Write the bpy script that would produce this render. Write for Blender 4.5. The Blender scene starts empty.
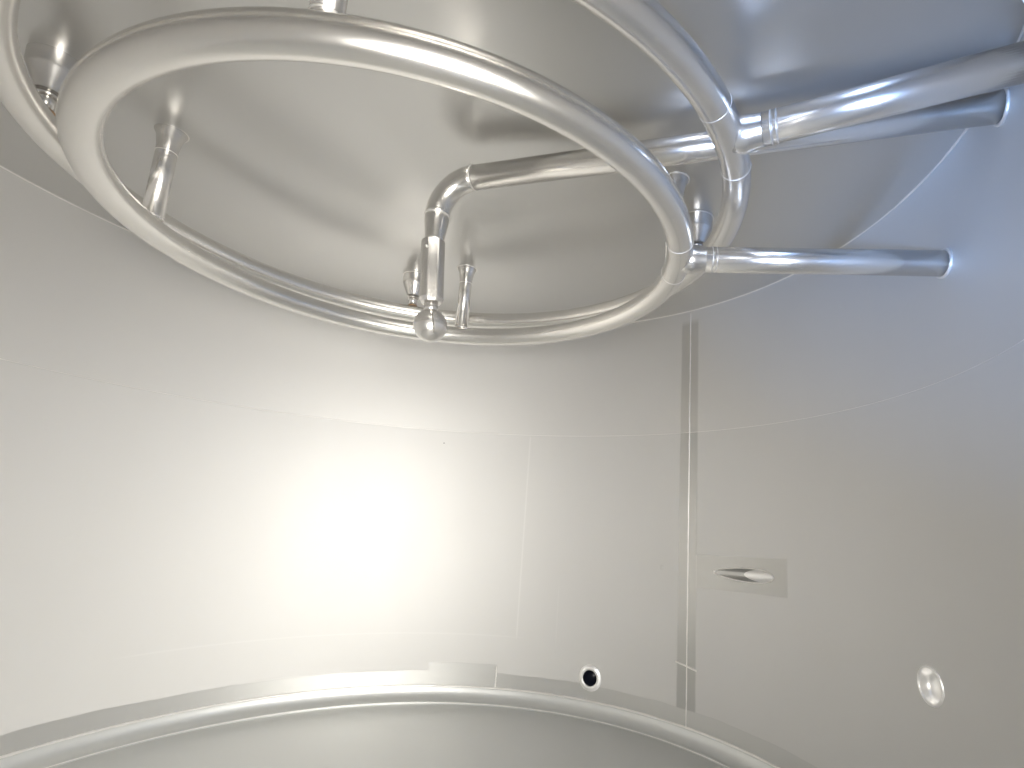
import bpy, bmesh, math, random
from mathutils import Vector, Matrix
random.seed(4)
C = bpy.context.scene.collection
SC = bpy.context.scene
PI = math.pi
R = math.radians
H = 0.85                       # height of the manway centre above the lowest point of the tank

# ------------------------------------------------------------------ camera
cd = bpy.data.cameras.new('camera')
cam = bpy.data.objects.new('camera', cd)
C.objects.link(cam)
fw = Vector((0.30358, 0.93268, 0.19481)); rt = Vector((0.94659, -0.31854, 0.04996)); up = Vector((-0.10866, -0.16924, 0.97957))
M4 = Matrix.Identity(4)
for i in range(3):
    M4[i][0] = rt[i]; M4[i][1] = up[i]; M4[i][2] = -fw[i]
M4[0][3] = 0; M4[1][3] = -1.0733; M4[2][3] = H
cam.matrix_world = M4
cd.sensor_width = 36; cd.sensor_fit = 'HORIZONTAL'
cd.lens = 541.8 / 1024 * 36
cd.shift_x = -71.0 / 1024
cd.shift_y = 21.4 / 1024
cd.clip_start = 0.01
SC.camera = cam

# ------------------------------------------------------------------ world, lights, exposure
w = bpy.data.worlds.new('world'); SC.world = w; w.use_nodes = True
bg = w.node_tree.nodes['Background']
bg.inputs[0].default_value = (1.0, 0.98, 0.94, 1); bg.inputs[1].default_value = 0.8
def area(name, loc, aim, size, power, col, spread=180):
    l = bpy.data.lights.new(name, 'AREA'); l.shape = 'DISK'; l.size = size; l.energy = power; l.color = col
    l.spread = R(spread)
    o = bpy.data.objects.new(name, l); C.objects.link(o); o.location = loc
    o.rotation_euler = (Vector(aim) - Vector(loc)).to_track_quat('-Z', 'Y').to_euler()
    return o
area('daylight_through_manway', (0, -1.19, H - 0.02), (-0.15, 1, H - 0.32), 0.58, 16.2, (1, 0.978, 0.935), 165)
area('left_wall_fill', (0.14, -1.21, H - 0.10), (-0.75, 0.6, H - 0.50), 0.26, 7, (1, 0.97, 0.91), 95)  # added fill lamp, brightens the lower left wall
area('blue_sky_through_manway', (-0.16, -1.20, H - 0.14), (0.86, -0.56, H + 0.70), 0.16, 3.8, (0.22, 0.46, 1.0), 56)
SC.view_settings.view_transform = 'Standard'; SC.view_settings.look = 'None'
SC.view_settings.exposure = 0.0; SC.view_settings.gamma = 1; SC.view_settings.use_curve_mapping = False
SC.cycles.max_bounces = 16; SC.cycles.glossy_bounces = 12; SC.cycles.diffuse_bounces = 6

# ------------------------------------------------------------------ materials
class NT:
    def __init__(s, name):
        s.m = bpy.data.materials.new(name); s.m.use_nodes = True
        s.t = s.m.node_tree; s.b = s.t.nodes['Principled BSDF']
        s.co = s.t.nodes.new('ShaderNodeNewGeometry').outputs['Position']
    def n(s, kind, **kw):
        x = s.t.nodes.new(kind)
        for k, v in kw.items(): setattr(x, k, v)
        return x
    def l(s, a, b): s.t.links.new(a, b)
    def put(s, sock, v):
        if isinstance(v, (int, float)): sock.default_value = v
        elif isinstance(v, tuple): sock.default_value = v
        else: s.l(v, sock)
    def math(s, op, a, b=0.0, clamp=False):
        x = s.n('ShaderNodeMath', operation=op, use_clamp=clamp); s.put(x.inputs[0], a); s.put(x.inputs[1], b)
        return x.outputs[0]
    def band(s, v, lo, hi, soft):
        a = s.math('DIVIDE', s.math('SUBTRACT', v, lo), soft); a = s.math('ADD', a, 0.5, True)
        b = s.math('DIVIDE', s.math('SUBTRACT', hi, v), soft); b = s.math('ADD', b, 0.5, True)
        return s.math('MULTIPLY', a, b)
    def noise(s, scale, vec=None, detail=3, sc=(1, 1, 1)):
        mp = s.n('ShaderNodeMapping'); s.l(vec or s.co, mp.inputs[0]); mp.inputs['Scale'].default_value = sc
        x = s.n('ShaderNodeTexNoise'); s.l(mp.outputs[0], x.inputs['Vector'])
        x.inputs['Scale'].default_value = scale; x.inputs['Detail'].default_value = detail
        return x.outputs['Fac']
    def mix(s, f, a, b):
        x = s.n('ShaderNodeMix', data_type='FLOAT'); s.put(x.inputs[0], f); s.put(x.inputs[2], a); s.put(x.inputs[3], b)
        return x.outputs[0]
    def mixc(s, f, a, b):
        x = s.n('ShaderNodeMix', data_type='RGBA'); s.put(x.inputs[0], f); s.put(x.inputs[6], a); s.put(x.inputs[7], b)
        return x.outputs[2]
    def bump(s, h, strength, dist):
        x = s.n('ShaderNodeBump'); x.inputs['Strength'].default_value = strength; x.inputs['Distance'].default_value = dist
        s.l(h, x.inputs['Height']); s.l(x.outputs[0], s.b.inputs['Normal'])

def steel(name, col, rough, dr=0.05, nscale=14, bump=0.0, bscale=20, bdist=0.002, metal=1.0):
    t = NT(name); t.b.inputs['Metallic'].default_value = metal
    n = t.noise(nscale)
    d = tuple(c * 0.985 for c in col[:3]) + (1,)
    t.l(t.mixc(n, d, col), t.b.inputs['Base Color'])
    t.l(t.mix(n, rough - dr, rough + dr), t.b.inputs['Roughness'])
    if bump: t.bump(t.noise(bscale), bump, bdist)
    return t.m

TUBE = steel('satin_tube_steel', (0.82, 0.80, 0.765, 1), 0.25, 0.02, 9, metal=0.93)
FIT = steel('machined_steel', (0.66, 0.64, 0.61, 1), 0.26, 0.03, 60, metal=0.85)
WELD = steel('weld_bead_steel', (0.84, 0.82, 0.79, 1), 0.42, 0.06, 100, metal=0.8)
BRIGHT = steel('polished_socket_steel', (0.93, 0.92, 0.90, 1), 0.38, 0.05, 50, metal=0.7)
RUST = steel('heat_tinted_steel', (0.45, 0.30, 0.18, 1), 0.4, 0.05, 60)
BORE_SPECK = steel('bore_dark_and_speck', (0.012, 0.014, 0.025, 1), 0.35, 0.05, 40, metal=0.0)  # black for the darkness inside the outlet bore, and for the wall speck
CEIL = steel('cold_rolled_ceiling_steel', (0.62, 0.615, 0.60, 1), 0.30, 0.015, 1.5, metal=0.9)
FLOOR = steel('cold_rolled_floor_steel', (0.60, 0.605, 0.59, 1), 0.44, 0.05, 4, metal=0.75)

# the wall: satin sheet with dressed (ground) bands along its welds
t = NT('satin_wall_steel')
sx = t.n('ShaderNodeSeparateXYZ'); t.l(t.co, sx.inputs[0])
az = t.math('MULTIPLY', t.math('ARCTAN2', sx.outputs[0], sx.outputs[1]), 180 / PI)
zz = t.math('SUBTRACT', sx.outputs[2], H)
wob = t.math('MULTIPLY', t.math('SUBTRACT', t.noise(9), 0.5), 0.012)
zw = t.math('ADD', zz, wob)
azw = t.math('ADD', az, t.math('MULTIPLY', wob, 30))
vstripe = t.math('MULTIPLY', t.band(azw, 59.25, 62.95, 0.3), t.band(zz, -0.62, 0.655, 0.02))
fstrip = t.band(zw, -0.70, -0.557, 0.004)
pad = t.math('MULTIPLY', t.band(az, 62.9, 80.9, 0.3), t.band(t.math('ADD', zz, t.math('MULTIPLY', t.math('SUBTRACT', az, 72), -0.0009)), -0.198, -0.100, 0.004))
patch = t.math('MULTIPLY', t.band(azw, 9.4, 22.6, 0.5), t.band(zw, -0.62, -0.530, 0.004))
ground = t.math('MAXIMUM', t.math('MAXIMUM', vstripe, fstrip), t.math('MAXIMUM', pad, patch))
upper = t.band(zz, 0.2753, 2, 0.004)
# faint outline of the jacket plate welded behind the sheet
ol = t.math('MULTIPLY', t.band(az, 26.05, 26.35, 0.15), t.band(zz, -0.435, 0.27, 0.02))
ol2 = t.math('MULTIPLY', t.band(az, -40, 26.3, 4), t.band(zz, -0.437, -0.433, 0.003))
ol3 = t.math('MULTIPLY', t.band(az, 34.2, 34.4, 0.15), t.band(zz, -0.44, -0.25, 0.05))
line = t.math('MAXIMUM', ol, t.math('MAXIMUM', t.math('MULTIPLY', ol2, 0.6), t.math('MULTIPLY', ol3, 0.5)))
n1 = t.noise(5, sc=(1, 1, 0.5)); 
r0 = t.mix(n1, 0.57, 0.62)
r1 = t.mix(upper, r0, t.math('SUBTRACT', r0, 0.03))
rg = t.mix(ground, r1, 0.33)
t.l(t.mix(t.math('MAXIMUM', fstrip, patch), rg, 0.44), t.b.inputs['Roughness'])
t.l(t.mix(ground, 0.68, 0.88), t.b.inputs['Metallic'])
c0 = t.mixc(t.noise(3, sc=(1, 1, 0.4)), (0.625, 0.615, 0.595, 1), (0.66, 0.65, 0.63, 1))
c1 = t.mixc(t.math('MULTIPLY', ground, 0.8), c0, (0.38, 0.375, 0.36, 1))
c1 = t.mixc(t.math('MULTIPLY', t.math('MAXIMUM', fstrip, patch), 0.85), c1, (0.60, 0.595, 0.575, 1))
c2 = t.mixc(t.math('MULTIPLY', line, 0.2), c1, (0.85, 0.84, 0.82, 1))
c3 = t.mixc(t.math('MULTIPLY', upper, 0.3), c2, (0.66, 0.645, 0.62, 1))
t.l(c3, t.b.inputs['Base Color'])
WALL = t.m

# ------------------------------------------------------------------ mesh helpers
def V(az_deg, r, z):
    a = R(az_deg); return Vector((r * math.sin(a), r * math.cos(a), z + H))
def wloc(p):
    v = Vector((0, 0, 0))
    while p: v = v + p.location; p = p.parent
    return v
def obj(name, bm, m, parent=None, local=False, smooth=True, props=None):
    """link bm as one mesh object; vertices are given in world space unless local"""
    me = bpy.data.meshes.new(name)
    bmesh.ops.recalc_face_normals(bm, faces=bm.faces)
    if parent and not local:
        bmesh.ops.translate(bm, verts=bm.verts, vec=-wloc(parent))
    for f in bm.faces: f.smooth = smooth
    bm.to_mesh(me); bm.free()
    me.materials.append(m)
    o = bpy.data.objects.new(name, me); C.objects.link(o)
    if parent: o.parent = parent
    for k, v in (props or {}).items(): o[k] = v
    return o
def sharp(o, ang=35):
    me = o.data
    bm = bmesh.new(); bm.from_mesh(me)
    for e in bm.edges:
        if len(e.link_faces) == 2 and e.calc_face_angle(0) > R(ang): e.smooth = False
    bm.to_mesh(me); bm.free(); return o
def frame(d):
    d = d.normalized(); a = Vector((0, 0, 1)) if abs(d.z) < 0.9 else Vector((1, 0, 0))
    u = d.cross(a).normalized(); return d, u, d.cross(u)
def add_lathe(bm, origin, axis, prof, seg=32, caps=(True, True)):
    """prof = [(radius, distance along axis)]"""
    d, u, v = frame(axis); rings = []
    for r, h in prof:
        if r < 1e-6: rings.append([bm.verts.new(origin + d * h)])
        else: rings.append([bm.verts.new(origin + d * h + (u * math.cos(2*PI*k/seg) + v * math.sin(2*PI*k/seg)) * r) for k in range(seg)])
    for a, b in zip(rings[:-1], rings[1:]):
        for k in range(seg):
            q = []
            for w_ in (a[k % len(a)], a[(k+1) % len(a)], b[(k+1) % len(b)], b[k % len(b)]):
                if w_ not in q: q.append(w_)
            if len(q) > 2: bm.faces.new(q)
    if caps[0] and len(rings[0]) > 2: bm.faces.new(rings[0])
    if caps[1] and len(rings[-1]) > 2: bm.faces.new(rings[-1])
def lathe(origin, axis, prof, seg=32, caps=(True, True)):
    bm = bmesh.new(); add_lathe(bm, Vector(origin), Vector(axis), prof, seg, caps); return bm
def sweep(pts, radii, seg=24, closed=False, caps=True, bm=None):
    bm = bm or bmesh.new(); n = len(pts); rings = []
    prev = None
    for i, p in enumerate(pts):
        if closed: tg = (pts[(i+1) % n] - pts[i-1]).normalized()
        else: tg = (pts[min(i+1, n-1)] - pts[max(i-1, 0)]).normalized()
        if prev is None: _, u, _v = frame(tg)
        else: u = (prev - tg * prev.dot(tg)).normalized()
        prev = u; v = tg.cross(u); r = radii[i] if isinstance(radii, list) else radii
        rings.append([bm.verts.new(p + (u * math.cos(2*PI*k/seg) + v * math.sin(2*PI*k/seg)) * r) for k in range(seg)])
    prs = list(zip(rings[:-1], rings[1:]))
    if closed: prs.append((rings[-1], rings[0]))
    for a, b in prs:
        for k in range(seg): bm.faces.new((a[k], a[(k+1) % seg], b[(k+1) % seg], b[k]))
    if not closed and caps: bm.faces.new(rings[0]); bm.faces.new(rings[-1])
    return bm
def circle_pts(cx, cy, r, z, n=192): return [Vector((cx + r*math.sin(2*PI*k/n), cy + r*math.cos(2*PI*k/n), z)) for k in range(n)]
def bead(origin, axis, r, t_=0.0016, seg=36):
    """weld bead: a small slightly uneven torus around a tube"""
    d, u, v = frame(Vector(axis))
    pts = [Vector(origin) + (u*math.cos(2*PI*k/seg) + v*math.sin(2*PI*k/seg)) * r for k in range(seg)]
    return sweep(pts, [t_ * random.uniform(0.85, 1.2) for _ in pts], 8, closed=True)
def thing(name, label, cat, loc, group=None):
    o = bpy.data.objects.new(name, None); C.objects.link(o); o.location = loc; o.empty_display_size = 0.02
    o['label'] = label; o['category'] = cat
    if group: o['group'] = group
    return o
STR = {'kind': 'structure'}

# ------------------------------------------------------------------ the tank shell
ZC, ZF = 0.6959, -0.6046         # ceiling weld, floor weld (relative to the manway centre)
def shell():
    N = 360; bm = bmesh.new(); T = 0.012
    cols = [[bm.verts.new(V(360*k/N, r, z)) for k in range(N)] for r, z in ((1, ZF), (1, ZC), (1 + T, ZC), (1 + T, ZF))]
    for i in range(4):
        a, b = cols[i], cols[(i+1) % 4]
        for k in range(N): bm.faces.new((a[k], a[(k+1) % N], b[(k+1) % N], b[k]))
    return obj('wall_shell', bm, WALL, props=STR)
wall = shell()
# holes: manway, side outlet, thermowell socket, whirlpool inlet
PORT = V(41.7, 1, -0.534); SOCK = V(105.0, 1, -0.280)
SLOTC = V(74.0, 1, -0.148)
slot_t = Vector((math.cos(R(74.0)), -math.sin(R(74.0)), 0.035)).normalized()          # along the wall, to the right
slot_n = Vector((math.sin(R(74.0)), math.cos(R(74.0)), 0))
SLOTD = (slot_t * 0.978 + slot_n * 0.21).normalized()
cutters = []
def cutter(bm):
    o = obj('cutter', bm, WALL); cutters.append(o); m = wall.modifiers.new('b', 'BOOLEAN'); m.operation = 'DIFFERENCE'; m.object = o; m.solver = 'EXACT'
cutter(lathe((0, -0.9, H), (0, -1, 0), [(0.30, 0), (0.30, 0.3)], 96))
def radial(p): return Vector((p.x, p.y, 0)).normalized()
cutter(lathe(PORT - radial(PORT)*0.05, radial(PORT), [(0.0255, 0), (0.0255, 0.1)], 48))
cutter(lathe(SOCK - radial(SOCK)*0.05, radial(SOCK), [(0.031, 0), (0.031, 0.1)], 48))
INR = 0.0185
cutter(lathe(SLOTC - SLOTD*0.02 + slot_n*0.0, SLOTD, [(INR, -0.3), (INR, 0.22)], 48))
bpy.context.view_layer.update()
dg = bpy.context.evaluated_depsgraph_get()
new = bpy.data.meshes.new_from_object(wall.evaluated_get(dg))
wall.modifiers.clear(); wall.data = new; new.name = 'wall_shell'
for c in cutters:
    bpy.data.objects.remove(c)
# exact cylindrical shading on the inner and outer faces
nrm = []
for p in new.polygons:
    p.use_smooth = True
    c = p.center; rad = Vector((c.x, c.y, 0)).normalized(); d = p.normal.dot(rad)
    for li in p.loop_indices:
        v = new.vertices[new.loops[li].vertex_index].co; rv = Vector((v.x, v.y, 0)).normalized()
        nrm.append(-rv if d < -0.97 else rv if d > 0.97 else p.normal.copy())
new.normals_split_custom_set(nrm)

def revolve(prof, seg=256):
    """prof: [(r, z)] solid of revolution about the tank axis"""
    bm = bmesh.new(); add_lathe(bm, Vector((0, 0, H)), Vector((0, 0, 1)), prof, seg, (False, False)); return bm
zc = lambda r: ZC + 0.014 * (1 - r*r)
prof = [(1.012, ZC + 0.012)] + [(1.012, ZC)] + [(r/20, zc(r/20)) for r in range(20, 0, -1)] + [(0, zc(0))]
prof = prof[1:] + [(r/20, zc(r/20) + 0.012) for r in range(0, 20)] + [(1.012, ZC + 0.012), (1.012, ZC)]
bm = revolve(prof, 192)
for v in bm.verts:                       # the sheet is not perfectly flat
    r_ = math.hypot(v.co.x, v.co.y)
    f_ = max(0, 1 - r_)
    v.co.z += 0.010*f_*(math.sin(7*v.co.x + 2.0)*math.cos(6*v.co.y + 0.6) + 0.4*math.sin(13*v.co.x - 9*v.co.y))
sharp(obj('ceiling', bm, CEIL, props=STR), 50)
K = 0.042
kn = [(1 - K + K*math.cos(R(a)), ZF - K*math.sin(R(a))) for a in range(0, 76, 5)]
r1, z1 = kn[-1]
fl = kn + [(r1*(1 - k/12), z1 - 0.045*(1 - (1 - k/12)**1.6) - 0.006) for k in range(0, 13)]
fl[-1] = (0, fl[-1][1])
out = [(r, z - 0.012) for r, z in reversed(fl)]
out[-1] = (1.012, ZF - 0.0); out.insert(-1, (1.012, ZF - 0.02)) 
sharp(obj('floor', revolve(fl + out + [fl[0]]), FLOOR, props=STR), 50)

def hoop(name, r, z, tk, props=STR):
    obj(name, sweep(circle_pts(0, 0, r, z + H, 256), [tk*random.uniform(0.8, 1.2) for _ in range(256)], 8, closed=True), WELD, props=props)
hoop('trim_1', 0.9995, ZC, 0.0022)
hoop('trim_2', 1.0, 0.2753, 0.0006)
hoop('trim_3', 0.9995, ZF, 0.0034)
hoop('trim_4', r1 - 0.001, z1 - 0.002, 0.0009)
def vbead(name, az_, z0, z1_, tk):
    n = 60; pts = [V(az_ + random.uniform(-0.02, 0.02), 1.0, z0 + (z1_-z0)*k/n) for k in range(n+1)]
    obj(name, sweep(pts, [tk*random.uniform(0.8, 1.2) for _ in pts], 8), WELD, props=STR)
vbead('trim_5', 61.2, ZF, ZC - 0.01, 0.0021)
vbead('trim_6', 22.6, ZF, -0.535, 0.0024)
obj('trim_7', sweep([V(59.0 + 4.2*k/10, 1.0, -0.430 - 0.0012*k) for k in range(11)], 0.0032, 8), WELD, props=STR)

# manway neck and flange around the viewer
mw = obj('door_1', lathe((0, 0, H), (0, -1, 0), [(0.300, 0.957), (0.300, 1.14), (0.36, 1.14), (0.36, 1.16), (0.294, 1.16), (0.294, 0.957)], 96, (False, False)), FIT, props=STR)
sharp(mw)

# ------------------------------------------------------------------ spray rings
TR = 0.0247
def ring_thing(label, cx, cy, rad, z, faz, seam_off):
    t_ = thing('spray_ring', label, 'spray ring', (cx, cy, z + H), 'concentric rinse rings under the tank roof')
    obj('ring_tube', sweep(circle_pts(cx, cy, rad, z + H), TR, 32, closed=True), TUBE, t_)
    ctr = Vector((cx, cy, z + H)); d = Vector((math.sin(R(faz)), math.cos(R(faz)), 0))
    s = ctr + d * (rad + TR*0.2)
    # distance to the wall from s along d
    b = s.x*d.x + s.y*d.y; L = -b + math.sqrt(b*b - (s.x**2 + s.y**2 - 1))
    fp = obj('feed_pipe', lathe(s, d, [(TR*0.98, 0), (TR*0.98, L + 0.004)], 40), TUBE, t_)
    obj('tee_weld', lathe(ctr + d*(rad + TR*0.45), d, [(TR*1.0, 0), (TR*1.16, TR*0.45), (TR*1.08, TR*0.85), (TR*1.02, TR*1.2), (TR*0.985, TR*1.6)], 40, (False, False)), TUBE, fp)
    obj('joint_weld', bead(s + d*0.058, d, TR*0.985, 0.0006), WELD, fp)
    obj('joint_weld', bead(s + d*0.066, d, TR*0.985, 0.0005), WELD, fp)
    e = s + d*L
    obj('wall_weld', bead(e - d*0.002, d, TR*1.04, 0.0030), WELD, fp)
    for off in seam_off:
        a = R(faz + off); q = ctr + Vector((math.sin(a), math.cos(a), 0))*rad
        obj('butt_weld', bead(q, (math.cos(a), -math.sin(a), 0), TR*0.995, 0.0006), WELD, t_)
    return t_
ringA = ring_thing('smaller lower steel spray ring around the spray ball, fed by the short level pipe', -0.0086, -0.0026, 0.5123, 0.4937, 112.3, (-7, 8))
ringB = ring_thing('larger upper steel spray ring, fed by the thick pipe leaving the frame top right', -0.0100, 0.0024, 0.6143, 0.5804, 135.0, (-7, 7))

def flared_hanger(parent, az_, rad, z, first=None):
    p0 = parent.location + Vector((math.sin(R(az_))*rad, math.cos(R(az_))*rad, 0))
    rr = math.hypot(p0.x, p0.y); top = zc(rr) + H - p0.z; b = TR*0.9
    if first is None:
        o = obj('hanger_post', lathe((0, 0, 0), (0, 0, 1), [(0.0180, b), (0.0180, top-0.052), (0.0182, top-0.046), (0.0188, top-0.036), (0.0225, top-0.014), (0.0285, top-0.002), (0.0285, top+0.003)], 32), FIT, parent, local=True)
        obj('collar_weld', bead((0, 0, top-0.050), (0, 0, 1), 0.0182, 0.0009), WELD, o, local=True)
        obj('roof_weld', bead((0, 0, top-0.002), (0, 0, 1), 0.0292, 0.0016), WELD, o, local=True)
        obj('foot_weld', bead((0, 0, b+0.001), (0, 0, 1), 0.0184, 0.0012), WELD, o, local=True)
    else:
        o = first.copy(); C.objects.link(o); o.parent = parent
        for ch in first.children:
            c = ch.copy(); C.objects.link(c); c.parent = o
    o.location = p0 - parent.location
    return o
h0 = flared_hanger(ringA, 14.6, 0.5123, 0)
for a in (-77.8, 105.5, -166): flared_hanger(ringA, a, 0.5123, 0, h0)
def cup_hanger(parent, az_, rad, first=None):
    p0 = parent.location + Vector((math.sin(R(az_))*rad, math.cos(R(az_))*rad, 0))
    rr = math.hypot(p0.x, p0.y); top = zc(rr) + H - p0.z; b = TR*0.95
    if first is None:
        o = obj('hanger_rod', lathe((0, 0, 0), (0, 0, 1), [(0.0125, b), (0.0125, top-0.058)], 28), FIT, parent, local=True)
        cp = obj('cup', lathe((0, 0, 0), (0, 0, 1), [(0.0150, top-0.068), (0.0205, top-0.068), (0.0215, top-0.063), (0.0345, top-0.033), (0.0365, top-0.027), (0.0375, top-0.003), (0.0375, top+0.003)], 36), FIT, o, local=True)
        sharp(cp, 25)
        obj('roof_weld', bead((0, 0, top-0.001), (0, 0, 1), 0.0382, 0.0016), WELD, o, local=True)
        obj('rod_lip', bead((0, 0, top-0.074), (0, 0, 1), 0.0150, 0.0032), FIT, o, local=True)
        f = obj('foot_weld', bead((0, 0, b+0.001), (0, 0, 1), 0.0130, 0.0020), RUST, o, local=True)
        f['label'] = 'brown heat-tinted foot weld'
    else:
        o = first.copy(); C.objects.link(o); o.parent = parent
        for ch in first.children:
            c = ch.copy(); C.objects.link(c); c.parent = o
    o.location = p0 - parent.location
    return o
c0_ = cup_hanger(ringB, -1.3, 0.6143)
for a in (-94, 92.5): cup_hanger(ringB, a, 0.6143, c0_)

# ------------------------------------------------------------------ spray ball on its bent pipe
OX, OY = 0.0120, -0.0040
az3 = 125.2; z3 = 0.660; d3 = Vector((math.sin(R(az3)), math.cos(R(az3)), 0)); BR = 0.077
sb = thing('spray_ball', 'steel ball head with dark slits hanging at the end of the bent centre pipe', 'spray ball', (OX, OY, 0.347 + H - 0.033))
ax = Vector((OX, OY, z3 + H)); dp = (V(az3, 1.0, 0.648) - ax).normalized(); LP = (V(az3, 1.003, 0.648) - ax).length
fp = obj('feed_pipe', lathe(ax + d3*BR, dp, [(TR, 0), (TR, LP - BR)], 40), TUBE, sb)
obj('wall_weld', bead(ax + dp*(LP - 0.004), dp, TR*1.04, 0.0030), WELD, fp)
cen = ax + d3*BR - Vector((0, 0, BR))
pts = [cen + (-d3*math.cos(R(a)) + Vector((0, 0, 1))*math.sin(R(a)))*BR for a in [90 - 7.5*k for k in range(13)]]
el = obj('elbow', sweep(pts, TR, 40), TUBE, sb)
obj('joint_weld', bead(pts[0], d3, TR*0.99, 0.0018), WELD, el)
obj('joint_weld', bead(pts[-1], (0, 0, 1), TR*0.99, 0.0018), WELD, el)
zb = z3 - BR
obj('reducer', lathe((OX, OY, H), (0, 0, 1), [(TR, zb), (TR*0.99, zb-0.006), (0.0238, zb-0.016), (0.0205, zb-0.040), (0.0185, zb-0.052), (0.0185, zb-0.060)], 40), TUBE, sb)
obj('joint_weld', bead((OX, OY, zb-0.055+H), (0, 0, 1), 0.0185, 0.0016), WELD, sb)
zs = zb - 0.057
bm = bmesh.new(); add_lathe(bm, Vector((OX, OY, H)), Vector((0, 0, 1)), [(0.0185, zs+0.001), (0.0235, zs-0.001), (0.0235, 0.402), (0.0195, 0.394), (0.0165, 0.394)], 40)
# two milled flats on the socket
for v in bm.verts:
    for an in (30, 150, -90):
        n_ = Vector((math.cos(R(an)), math.sin(R(an)), 0)); e_ = (v.co.x-OX)*n_.x + (v.co.y-OY)*n_.y - 0.0212
        if e_ > 0: v.co -= n_*e_
so = obj('clip_socket', bm, FIT, sb); sharp(so, 20)
pn = obj('locking_pin', lathe(Vector((OX-0.011, OY-0.0185, 0.504+H)), (-0.5, -0.85, 0), [(0.0022, 0), (0.0026, 0.004), (0.0026, 0.0075)], 16), WELD, so)
obj('neck', lathe((OX, OY, H), (0, 0, 1), [(0.0135, 0.396), (0.0135, 0.372)], 32), FIT, sb)
# ball with cut slits
RB = 0.0325; zb_ = 0.347
bb = bmesh.new(); bmesh.ops.create_uvsphere(bb, u_segments=64, v_segments=48, radius=RB)
bmesh.ops.scale(bb, vec=(1, 1, 1.02), verts=bb.verts)
bmesh.ops.translate(bb, vec=(OX, OY, zb_+H), verts=bb.verts)
ball = obj('ball', bb, FIT, sb)
cs = []
for an in (-84, 36, 156):
    q = Matrix.Translation((math.cos(R(an))*RB*1.02, math.sin(R(an))*RB*1.02, 0.0)) @ Matrix.Rotation(R(an), 4, 'Z') @ Matrix.Rotation(R(8), 4, 'X')
    b3 = bmesh.new(); bmesh.ops.create_cube(b3, size=1, matrix=q @ Matrix.Diagonal((0.030, 0.0026, 0.045, 1)))
    bmesh.ops.translate(b3, vec=(0, 0, 0.347-0.314), verts=b3.verts)
    o = obj('cut', b3, FIT, sb, local=True, smooth=False); cs.append(o)
    m = ball.modifiers.new('b', 'BOOLEAN'); m.operation = 'DIFFERENCE'; m.object = o; m.solver = 'EXACT'
bpy.context.view_layer.update(); dg = bpy.context.evaluated_depsgraph_get()
ball.data = bpy.data.meshes.new_from_object(ball.evaluated_get(dg)); ball.modifiers.clear()
for o in cs: bpy.data.objects.remove(o)
sharp(ball, 40)

# the head hangs a few degrees out of plumb
piv = Vector((OX, OY, 0.50 + H)); tilt = Matrix.Translation(piv) @ Matrix.Rotation(R(-4.0), 4, Vector((0.30, 0.95, 0))) @ Matrix.Translation(-piv)
for nm in ('clip_socket', 'locking_pin', 'neck', 'ball'):
    o = bpy.data.objects[nm]; off = Matrix.Translation(wloc(o)); o.data.transform(off.inverted() @ tilt @ off)

# ------------------------------------------------------------------ wall fittings
pr = radial(PORT)
t_ = thing('outlet_port', 'small round outlet with dark bore, low on the wall left of the vertical seam', 'outlet port', PORT)
sharp(obj('rim', lathe(PORT, pr, [(0.0245, 0.05), (0.0245, -0.003), (0.027, -0.0055), (0.033, -0.0045), (0.041, -0.0005), (0.043, 0.003)], 48, (False, False)), BRIGHT, t_), 60)
obj('bore', lathe(PORT, pr, [(0.0244, -0.001), (0.0242, 0.06)], 40, (False, True)), BORE_SPECK, t_, props={'label': 'bore coloured black for its dark inside'})  # black colour stands in for the darkness of the open tube
sr = radial(SOCK)
t_ = thing('threaded_socket', 'round polished blind socket set in the right-hand wall', 'socket', SOCK)
obj('rim', lathe(SOCK, sr, [(0.030, 0.014), (0.0300, -0.001), (0.0315, -0.0035), (0.0345, -0.0025), (0.036, 0.002)], 48, (False, False)), BRIGHT, t_)
obj('cup', lathe(SOCK, sr, [(0.0302, 0.001), (0.029, 0.012), (0.024, 0.018), (0.016, 0.021), (0.006, 0.0225), (0.0, 0.0225)], 48, (False, False)), BRIGHT, t_)

t_ = thing('tangential_inlet', 'long oval mouth of a slanting inlet pipe in the dull rectangle beside the vertical seam', 'pipe inlet', SLOTC)
# inlet tube wall outside of the shell, open where it cuts the wall
bm = bmesh.new(); seg = 48; d_, u_, v_ = frame(SLOTD); rows = []
for k in range(seg):
    o_ = SLOTC - SLOTD*0.02 + (u_*math.cos(2*PI*k/seg) + v_*math.sin(2*PI*k/seg)) * (INR + 0.0002)
    dx, dy = SLOTD.x, SLOTD.y; A_ = dx*dx+dy*dy; B_ = o_.x*dx+o_.y*dy; C_ = o_.x**2+o_.y**2-0.9995**2
    disc = max(B_*B_ - A_*C_, 0); s_ = (-B_ + math.sqrt(disc))/A_
    rows.append((o_ + SLOTD*s_, o_ + SLOTD*0.26))
a = [bm.verts.new(p) for p, q in rows]; b = [bm.verts.new(q) for p, q in rows]
for k in range(seg): bm.faces.new((a[k], a[(k+1) % seg], b[(k+1) % seg], b[k]))
bm.faces.new(b)
obj('inlet_tube', bm, BRIGHT, t_)
obj('mouth_weld', sweep([p for p, q in rows], 0.0020, 8, closed=True), WELD, t_)

o = obj('weld_spatter', lathe(V(7.9, 1.0005, 0.229), -V(7.9, 1, -H), [(0.0022, -0.001), (0.0020, 0.0008), (0.0, 0.0014)], 12, (True, False)), BORE_SPECK)
o['label'] = 'tiny dark speck on the pale wall below the spray ball'; o['category'] = 'speck'
